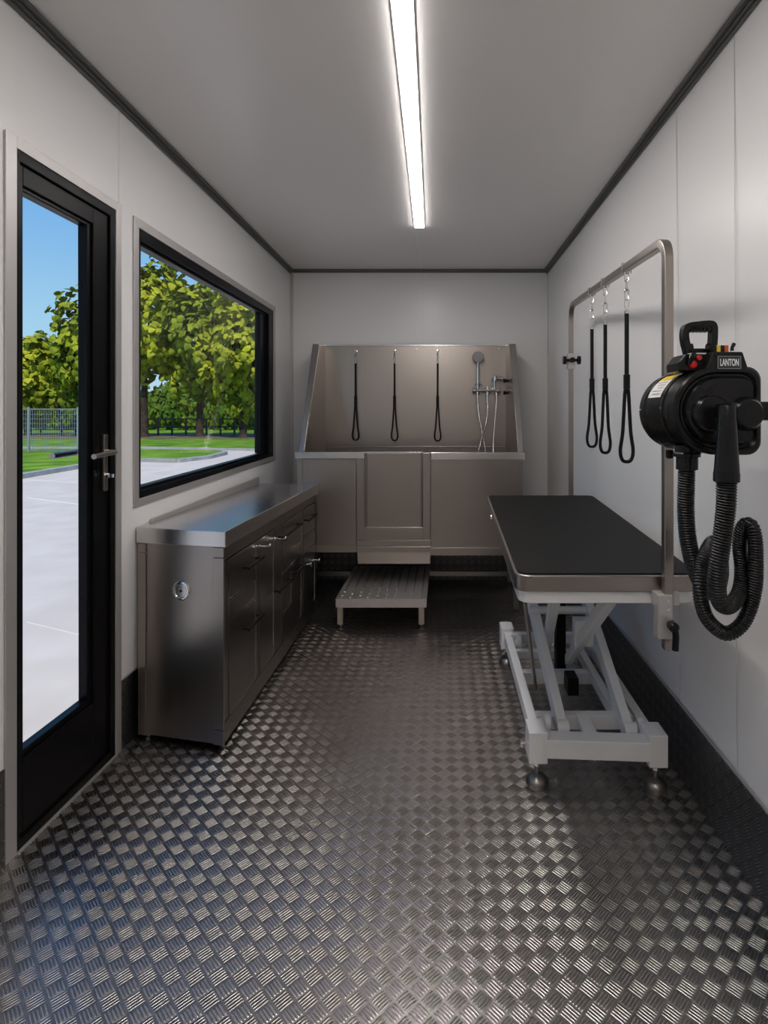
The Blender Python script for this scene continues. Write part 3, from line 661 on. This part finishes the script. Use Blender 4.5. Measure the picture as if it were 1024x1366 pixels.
# ---------------------------------------------------------------- dryer
Yf, Yb = 1.22, 1.44
dry = thing('pet_dryer', 'black pet dryer with carry handle mounted on the right wall', 'dryer', at(960, 607, 1.3))
S = Yf/F
def fp(px, py, Y=Yf): return at(px, py, Y)
cx, cz = fp(957, 0).x, fp(0, 548).z; R = 59*S; xw = fp(1016, 0).x
def dshape(grow, Y, rr=.030, zc=None, xr_=None):
    r = R+grow; pts = []; X1 = (xr_ or xw)+grow
    for k in range(25):
        t = PI/2+PI*k/24; pts.append((cx+r*math.cos(t), Y, cz+r*math.sin(t)))
    for c_, a0 in (((X1-rr, cz-r+rr), -PI/2), ((X1-rr, cz+r-rr), 0)):
        for k in range(7):
            t = a0+PI/2*k/6; pts.append((c_[0]+rr*math.cos(t), Y, c_[1]+rr*math.sin(t)))
    return pts
def loft(mb, rings):
    n = len(rings[0]); vs_ = [p for r in rings for p in r]
    fs = [(i*n+k, i*n+(k+1) % n, (i+1)*n+(k+1) % n, (i+1)*n+k) for i in range(len(rings)-1) for k in range(n)]
    fs += [tuple(range(n))[::-1], tuple((len(rings)-1)*n+k for k in range(n))]; return mb.add(vs_, fs)
loft(MB(), [dshape(-.004, Yf+.055), dshape(0, Yf+.050), dshape(0, Yf+.004), dshape(-.004, Yf), dshape(-.011, Yf-.001), dshape(-.016, Yf+.004), dshape(-.020, Yf+.004, .024), dshape(-.026, Yf-.010, .022), dshape(-.034, Yf-.012, .018)]).build('front_housing', M['plastic'], dry, smooth=25)
MB().lathe((cx, Yf+.03, cz), (0, 1, 0), [(0, R-.004), (.010, R-.002), (Yb-Yf-.066, R-.002), (Yb-Yf-.064, R), (Yb-Yf-.036, R), (Yb-Yf-.030, R-.008), (Yb-Yf-.028, R*.6)], 56).build('drum', M['plastic'], dry)
MB().lathe((cx, Yf+.066, cz), (0, 1, 0), [(0, R-.001), (.001, R+.0012), (.010, R+.0012), (.011, R-.001)], 56).build('band', M['plastic'], dry)
MB().box(xw-.06, XR(1.3, 1.2)-.001, Yf+.10, Yf+.16, cz-.022, cz+.022).build('wall_bracket', M['plastic'], dry, .006)
# moulded bosses on the front
pA = fp(943, 552, Yf); pB = fp(990, 552, Yf)
MB().lathe((pA.x, Yf-.006, pA.z), (0, -1, 0), [(0, .046), (.006, .040), (.020, .038), (.025, .034), (.026, 0)], 40).build('front_boss', M['plastic'], dry)
MB().lathe((pB.x, Yf-.006, pB.z), (0, -1, 0), [(0, .042), (.006, .037), (.012, .036), (.026, .028), (.028, 0)], 40).build('front_boss', M['plastic'], dry)
MB().hexa([(pA.x-.01, Yf-.022, pA.z-.036), (pB.x, Yf-.020, pB.z-.03), (pB.x, Yf-.004, pB.z-.03), (pA.x-.01, Yf-.004, pA.z-.036), (pA.x-.01, Yf-.022, pA.z+.036), (pB.x, Yf-.020, pB.z+.012), (pB.x, Yf-.004, pB.z+.012), (pA.x-.01, Yf-.004, pA.z+.036)]).build('boss_bridge', M['plastic'], dry, .006)
MB().cyl(fp(969, 549, Yf-.005), fp(969, 549, Yf-.05), .017, 20).build('nozzle_peg', M['plastic'], dry)
# control box on top
def wedge(px0, px1, y0, y1, ch, Ya, Yb_, nm):
    a, b = fp(px0, y1), fp(px1, y0); c = ch*S
    MB().prism([(a.x, Ya, a.z), (b.x, Ya, a.z), (b.x, Ya, a.z+.006), (b.x-c, Ya, b.z), (a.x+c*1.3, Ya, b.z), (a.x, Ya, a.z+.006)], (0, Yb_-Ya, 0)).build(nm, M['plastic'], dry, .003)
wedge(942, 998, 469, 494, 7, Yf+.001, Yf+.10, 'control_box')
a, b = fp(888, 498, Yf+.10), fp(944, 472, Yf+.03)
MB().prism([(a.x, Yf+.03, a.z), (b.x, Yf+.03, a.z), (b.x, Yf+.03, b.z), (a.x+.016, Yf+.03, b.z), (a.x, Yf+.03, b.z-.020)], (0, .07, 0)).build('motor_cover', M['plastic'], dry, .003)
# badge
a, b = fp(956.5, 492), fp(987.5, 475)
MB().box(a.x, b.x, Yf-.0015, Yf+.002, a.z, b.z).build('badge', M['badge'], dry, .001)
e_ = .0012; mb = MB()
for q in ((a.x, b.x, a.z, a.z+e_), (a.x, b.x, b.z-e_, b.z), (a.x, a.x+e_, a.z, b.z), (b.x-e_, b.x, a.z, b.z)): mb.box(q[0], q[1], Yf-.0022, Yf-.001, q[2], q[3])
mb.build('badge_border', M['ink'], dry)
def text(s, w, h, center, mat, par, nm):
    cu = bpy.data.curves.new(nm, 'FONT'); cu.body = s; cu.size = 1; cu.extrude = .01; cu.offset = .02
    to = bpy.data.objects.new(nm, cu); col.objects.link(to); bpy.context.view_layer.update()
    me = bpy.data.meshes.new_from_object(to.evaluated_get(bpy.context.evaluated_depsgraph_get())); bpy.data.objects.remove(to)
    xs = [v.co.x for v in me.vertices]; ys = [v.co.y for v in me.vertices]
    for v in me.vertices:
        x = (v.co.x-min(xs))/(max(xs)-min(xs))-.5; y = (v.co.y-min(ys))/(max(ys)-min(ys))-.5
        v.co = Vector((center[0]+x*w, center[1]-v.co.z*.04, center[2]+y*h))-ORG[par.name]
    me.materials.clear(); me.materials.append(mat)
    o = bpy.data.objects.new(nm, me); col.objects.link(o); o.parent = par; ORG[o.name] = ORG[par.name]; return o
text('LANTON', (b.x-a.x)*.80, (b.z-a.z)*.56, ((a.x+b.x)/2, Yf-.0022, (a.z+b.z)/2), M['letter'], dry, 'badge_lettering')
# rating label wrapped on the drum
def wrap(a0, a1, y0, y1, off, n=8):
    mb = MB(); r = R-.002+off
    for k in range(n):
        t0, t1 = [math.radians(a0+(a1-a0)*j/n) for j in (k, k+1)]
        mb.add([(cx+r*math.cos(t0), y0, cz+r*math.sin(t0)), (cx+r*math.cos(t1), y0, cz+r*math.sin(t1)), (cx+r*math.cos(t1), y1, cz+r*math.sin(t1)), (cx+r*math.cos(t0), y1, cz+r*math.sin(t0))], [(0, 1, 2, 3)])
    return mb
ya, yb = Yf+.092, Yf+.172
wrap(118, 160, ya, yb, .0012).build('rating_label', M['white_label'], dry)
wrap(117, 130, ya, yb, .0016).build('rating_label_band', M['yellow'], dry)
mb = MB()
for k in range(5):
    a_ = 134+k*5; w_ = wrap(a_, a_+1.4, ya+.008, yb-.010-(k % 3)*.012, .002, 2); mb.add(w_.v, w_.f)
mb.build('rating_label_print', M['ink'], dry)
for ang, Y in ((176, Yf+.072), (178, Yb-.012), (105, Yf+.072), (96, Yf+.05)):
    t = math.radians(ang); d = Vector((math.cos(t), 0, math.sin(t)))
    MB().lathe(Vector((cx, Y, cz))+d*(R-.002), d, [(0, .0035), (.003, .003), (.004, .0015)], 12).build('screw', M['chrome'], dry)
# carry handle
hy = Yf+.06
HP = lambda px, py: at(px, py, hy)
S2 = hy/F
mb = MB(); pts = [HP(917, 472), HP(912.5, 452), HP(913, 440), HP(917, 435.5), HP(930, 433.5), HP(944, 432.5), HP(949.5, 435), HP(950.5, 445), HP(949, 472)]
P = crv(pts, 5); mb.sweep(P, 1, sq=(.022, .0135), up0=(1, 0, 0)); mb.build('carry_handle', M['plastic'], dry, .004)
mb = MB()
for px in (922, 927, 932, 937, 942): mb.lathe(HP(px, 439.6)-Vector((0, .011, 0)), (0, 1, 0), [(0, .006), (.022, .006)], 12)
mb.build('finger_grip', M['plastic'], dry)
for px in (917, 948): MB().lathe(HP(px, 464)-Vector((.009, 0, 0)), (1, 0, 0), [(0, .010), (.018, .010)], 16).build('handle_hinge', M['plastic'], dry)
MB().bar(HP(916, 468), HP(952, 468), .03, .008).build('handle_base', M['plastic'], dry, .002)
# switches and knobs
MB().sweep([fp(919, 486, Yf+.024), fp(923, 476, Yf+.02), fp(926, 470, Yf+.024)], [.004, .006, .004], 10).build('lock_lever', M['plastic'], dry)
MB().lathe(fp(923.5, 486.5, Yf+.029), (0, -1, 0), [(0, .009), (.006, .008), (.008, .004)], 16).build('red_button', M['red'], dry)
MB().lathe(fp(931.5, 477.5, Yf+.029), (0, -1, 0), [(0, .006), (.006, .005)], 16).build('red_button', M['red'], dry)
for px, m, nm in ((953, 'plastic', 'dial'), (958.5, 'yellow', 'yellow_switch'), (963.5, 'plastic', 'dial'), (969, 'orange', 'orange_switch')):
    p = fp(px, 469, Yf+.02); MB().box(p.x-.0042, p.x+.0042, p.y, p.y+.014, p.z-.002, p.z+.014).build(nm, M[m], dry, .001)
p = fp(976.5, 468, Yf+.02); MB().sweep([p, p+Vector((-.001, 0, .006)), p+Vector((.004, 0, .016))], [.0045, .0035, .0042], 10).build('toggle_switch', M['rubber'], dry)
# collar, hose, nozzle
def ribbed(pts, r, nm, par=dry):
    P = resample(crv(pts, 14), .00145); k = len(P)
    prof = [r*.88, r*.97, r, r*.97]
    def rr(i):
        f = i/k; return 1.07 if f < .14 else (1.07-.20*(f-.14)/.14 if f < .28 else (.87 if f < .72 else .87+.27*(f-.72)/.28))
    MB().sweep(P, [rr(i)*(prof[i % 4] if i % 4 != 0 else r*.86) for i in range(k)], 20).build(nm, M['hose'], par, smooth=80)
Yh = 1.285
c0 = at(916, 596, Yh)
MB().sweep([at(916, 594, Yh), at(916, 603, Yh), at(916, 605, Yh), at(916, 609, Yh), at(916, 610, Yh), at(916, 626, Yh)], [.0265, .0265, .029, .029, .0235, .0235], 26).build('outlet_collar', M['plastic'], dry)
MB().lathe(at(893, 606, 1.36), (0, 0, -1), [(-.01, .009), (.006, .009), (.010, .006)], 14).build('rubber_foot', M['rubber'], dry)
def h8(x, y): return 860+x/4.707, 590+y/4.707
Yn = 1.15
pts = []
for (x, y, Y) in ((262, 165, Yh), (258, 300, Yh), (256, 420, Yh), (264, 560, Yh), (285, 690, Yh), (325, 830, Yh+.01), (385, 930, Yh+.03), (445, 940, Yh+.04), (480, 830, Yh+.04), (470, 690, Yh+.03), (430, 625, Yh+.005),
                  (385, 690, 1.245), (350, 790, 1.225), (345, 900, 1.205), (355, 1010, 1.20), (400, 1120, 1.20), (505, 1200, 1.20), (600, 1150, 1.20), (658, 1040, 1.20), (690, 900, 1.20), (695, 740, 1.20), (690, 610, 1.20), (670, 530, 1.205), (635, 515, 1.215), (605, 560, 1.225), (595, 660, 1.23), (608, 790, 1.225), (600, 920, 1.21), (560, 1000, 1.195), (512, 1030, 1.18), (470, 1000, 1.162), (452, 900, 1.155), (462, 760, Yn), (490, 560, Yn), (508, 400, Yn), (512, 240, Yn)):
    px, py = h8(x, y); pts.append(at(px, py, Y))
ribbed(pts, .0178, 'ribbed_hose')
a = [(969.5, 541, .0165), (969.5, 543, .018), (969.3, 560, .019), (969.2, 600, .023), (968.8, 629, .0262), (968.7, 632, .0272), (968.6, 642, .0272), (968.6, 643, .0245)]
MB().sweep([at(x, y, Yn) for x, y, r in a], [r*.92 for x, y, r in a], 28).build('nozzle', M['plastic'], dry)

# ---------------------------------------------------------------- outside
ZG = -.5
def gp(px, py):
    Y = (ZC-ZG)*F/(py-VY); return ((px-VX)/F*Y, Y)
def flat(nm, poly, z, m, dz=.05): return MB().prism([(x, y, z-dz) for x, y in poly], (0, 0, dz)).build(nm, m)
struct(flat('paving', [(-90, -10), (30, -10), (30, 140), (-90, 140)], ZG, M['concrete'], .1))
lawnA = [(-45, 12.5), (-11.1, 12.5), (-11.4, 15.6), (-11.7, 18.9), (-11.1, 20.7), (-9.5, 20.3), (-9.1, 22.0), (-9.3, 24.2), (-9.9, 25.6), (-14.7, 26.9), (-45, 26.9)]
lawnB = [(-80, 28.6), (-14.7, 28.3), (-8, 26.5), (6, 26.5), (6, 110), (-80, 110)]
struct(flat('lawn', lawnA, ZG+.10, M['grass'], .1)); struct(flat('lawn', lawnB, ZG+.10, M['grass'], .1))
struct(flat('earth_strip', [(-70, 38.5), (-8, 37.5), (4, 37.5), (4, 46), (-70, 46)], ZG+.12, M['mulch'], .02))
mb = MB()
for i in range(len(lawnA)-1):
    a, b = lawnA[i], lawnA[i+1]; mb.bar((a[0], a[1], ZG+.06), (b[0], b[1], ZG+.06), .22, .14)
struct(mb.build('kerb', M['kerb']))
mb = MB()
for i in range(3):
    a, b = lawnB[i], lawnB[i+1]; mb.bar((a[0], a[1], ZG+.05), (b[0], b[1], ZG+.05), .15, .12)
struct(mb.build('kerb', M['kerb']))
mb = MB()
for a, b in (((36, 664), (122, 675)), ((36, 640), (122, 645)), ((187, 632), (240, 624)), ((36, 830), (122, 851))):
    p, q = gp(*a), gp(*b); w = .05 if a[1] < 800 else .008
    mb.bar((p[0], p[1], ZG+.001), (q[0], q[1], ZG+.001), w, .004)
struct(mb.build('parking_lines', M['line']))

def crown(mb, c, r, n, leaf, seed, per=6):
    rd = random.Random(seed)
    for i in range(n):
        zz = 1-2*(i+.5)/n; ph = i*2.39996; q = math.sqrt(1-zz*zz); d = Vector((q*math.cos(ph), q*math.sin(ph), zz))
        f = rd.uniform(.55, 1.02)*(1+.16*math.sin(3*ph+zz*5)+.08*math.sin(7*zz+seed))
        o = Vector(c)+Vector((d.x*r[0]*f, d.y*r[0]*f, d.z*r[1]*f))+Vector([rd.uniform(-.25, .25)*leaf*2]*3)
        for k in range(per):      # broad curved leaves fanned round the twig end
            a = rd.uniform(0, 2*PI); ou = (d*.9+Vector((0, 0, .35))+Vector((rd.uniform(-1, 1), rd.uniform(-1, 1), rd.uniform(-.7, .9)))*.95).normalized()
            s1 = ou.cross(Vector((math.cos(a), math.sin(a), .3))).normalized(); s2 = ou.cross(s1); L_ = leaf*rd.uniform(.8, 1.4); w_ = L_*rd.uniform(.38, .5)
            b0 = o+ou*leaf*.1; tip = s1*L_
            p = [b0, b0+tip*.35+s2*w_+ou*.18*L_, b0+tip*.35-s2*w_+ou*.18*L_, b0+tip*.38+ou*.30*L_, b0+tip*.8+s2*w_*.7+ou*.12*L_, b0+tip*.8-s2*w_*.7+ou*.12*L_, b0+tip*1.1-ou*.05*L_]
            mb.add(p, [(0, 3, 1), (0, 2, 3), (1, 3, 4), (2, 5, 3), (3, 6, 4), (3, 5, 6)])
def tree(label, px, base, c_px, r_px, Y, seed, m='leaf', n=520, leaf=.42):
    s = Y/F; x = (px-VX)*s; t = thing('tree', label, 'tree', (x, Y, ZG+.1), 'trees beyond the lawn')
    cxx, czz = (c_px[0]-VX)*s, ZC-(c_px[1]-VY)*s
    rx, rz = r_px[0]*s, r_px[1]*s
    mb = MB(); zf_ = czz-rz*.72
    mb.sweep(crv([(x, Y, ZG+.1), (x+.03, Y, (ZG+zf_)/2), (x+.0, Y, zf_)], 4), [.36, .26, .24, .23, .22, .21, .2, .19, .18], 10)
    rd = random.Random(seed)
    for k in range(9):
        a = 2*PI*k/9+rd.uniform(-.3, .3); f = rd.uniform(.35, .75)
        e1 = Vector((cxx+math.cos(a)*rx*f, Y+math.sin(a)*rx*f, czz+rz*rd.uniform(-.2, .6)))
        b0 = Vector((x, Y, zf_-.1+rd.uniform(-.4, .3)))
        P = crv([b0, b0.lerp(e1, .4)+Vector((math.cos(a)*.4, math.sin(a)*.4, -.1)), e1], 5); mb.sweep(P, [.12*(1-.85*i/(len(P)-1))+.01 for i in range(len(P))], 7)
    mb.build('trunk', M['bark'], t)
    mb = MB(); crown(mb, (cxx, Y, czz), (rx, rz), n, leaf, seed); mb.build('crown', M[m], t, smooth=180)
tree('broad leafy tree seen at the left edge of the window', 192, 583, (205, 425), (50, 80), 40, 1, 'leaf')
tree('tree with dark trunk in the middle of the window view', 266, 583, (272, 455), (50, 82), 40.5, 2, 'leaf2')
tree('tree seen at the right side of the window, beside the far jamb', 324, 585, (330, 468), (48, 84), 39, 3, 'leaf')
tree('tall tree at the right of the view through the door glass', 118, 580, (122, 468), (46, 84), 41, 4, 'leaf2')
tree('smaller tree at the left of the view through the door glass', 37, 575, (46, 505), (35, 58), 44, 5, 'leaf')
# far hedge of tall shrubs
protos = []
def shrub_at(px, py_top, Y, w_px, k, lab):
    s = Y/F; x = (px-VX)*s; h = (VY-py_top)*s+ZC-ZG; w = w_px*s/2
    if len(protos) < 3:
        mb = MB(); crown(mb, (0, 0, .5), (.5, .5), 230, .11, 40+len(protos), 5); mb.sweep([(0, 0, 0), (0, 0, .5)], .05, 8)
        o = mb.build('shrub', M['hedge'], smooth=180); protos.append(o)
    else:
        o = protos[k % 3].copy(); col.objects.link(o)
    o.location = (x, Y, ZG+.1); o.scale = (2*w, 2*w, h); o.rotation_euler[2] = k*1.3
    tag(o, lab, 'shrub', 'tall shrubs behind the lawn')
rd = random.Random(3); k = 0; cnt = {}
ORD = 'first second third fourth fifth sixth seventh eighth ninth tenth eleventh twelfth'.split()
for row, (Y, top) in enumerate(((66, 514), (58, 528))):
    px = 25 if row == 0 else 34
    while px < 375:
        if px < 135 or px > 178:
            key = (row, px < 150); cnt[key] = cnt.get(key, -1)+1; nth = ORD[cnt[key]]
            where = 'seen through the door glass' if px < 150 else 'seen through the window'
            shrub_at(px+rd.uniform(-3, 3), top+rd.uniform(-5, 8), Y, rd.uniform(26, 36), k, '%s from the left of the %s green shrubs %s' % (nth, 'taller back row' if row == 0 else 'lower front row', where))
        k += 1; px += 21
# wire fence seen through the door
fn = thing('wire_fence', 'grey welded wire fence seen through the door glass', 'fence', (-17, 24.5, ZG+.1))
Yw = 24.5; xa_, xb_ = (0-VX)/F*Yw, (150-VX)/F*Yw
zb_, zt2 = ZG+.12, ZC-(545-VY)/F*Yw
n = int((xb_-xa_)/2.1)
for i in range(n+1):
    x = (38-VX)/F*Yw+(i-1)*2.13; MB().box(x-.04, x+.04, Yw-.03, Yw+.03, ZG+.05, zt2+.06).build('post', M['fence'], fn)
mb = MB(); x = xa_
while x < xb_: mb.box(x-.006, x+.006, Yw-.006, Yw+.006, zb_, zt2); x += .10
z = zb_
while z < zt2: mb.box(xa_, xb_, Yw-.012, Yw-.004, z-.006, z+.006); z += .20
for z in (zb_+.02, zt2-.02): mb.box(xa_, xb_, Yw-.02, Yw+.0, z-.015, z+.015)
mb.build('wire_panel', M['fence'], fn)
rl = thing('railing', 'dark post and rail railing behind the lawn', 'railing', (-17, 43, ZG+.1))
Yr = 43.; x = (-10-VX)/F*Yr; xe = (380-VX)/F*Yr; i = 0
zr1 = ZC-(559-VY)/F*Yr; zr2 = ZC-(569-VY)/F*Yr
while x < xe:
    MB().box(x-.06, x+.06, Yr-.05, Yr+.05, ZG+.05, zr1+.05).build('post', M['fence_dark'], rl); x += 1.05+.5*(i % 3 == 0); i += 1
MB().box((-10-VX)/F*Yr, xe, Yr-.03, Yr+.03, zr1-.05, zr1+.05).build('top_rail', M['fence_dark'], rl)
MB().box((-10-VX)/F*Yr, xe, Yr-.03, Yr+.03, zr2-.04, zr2+.04).build('lower_rail', M['fence_dark'], rl)
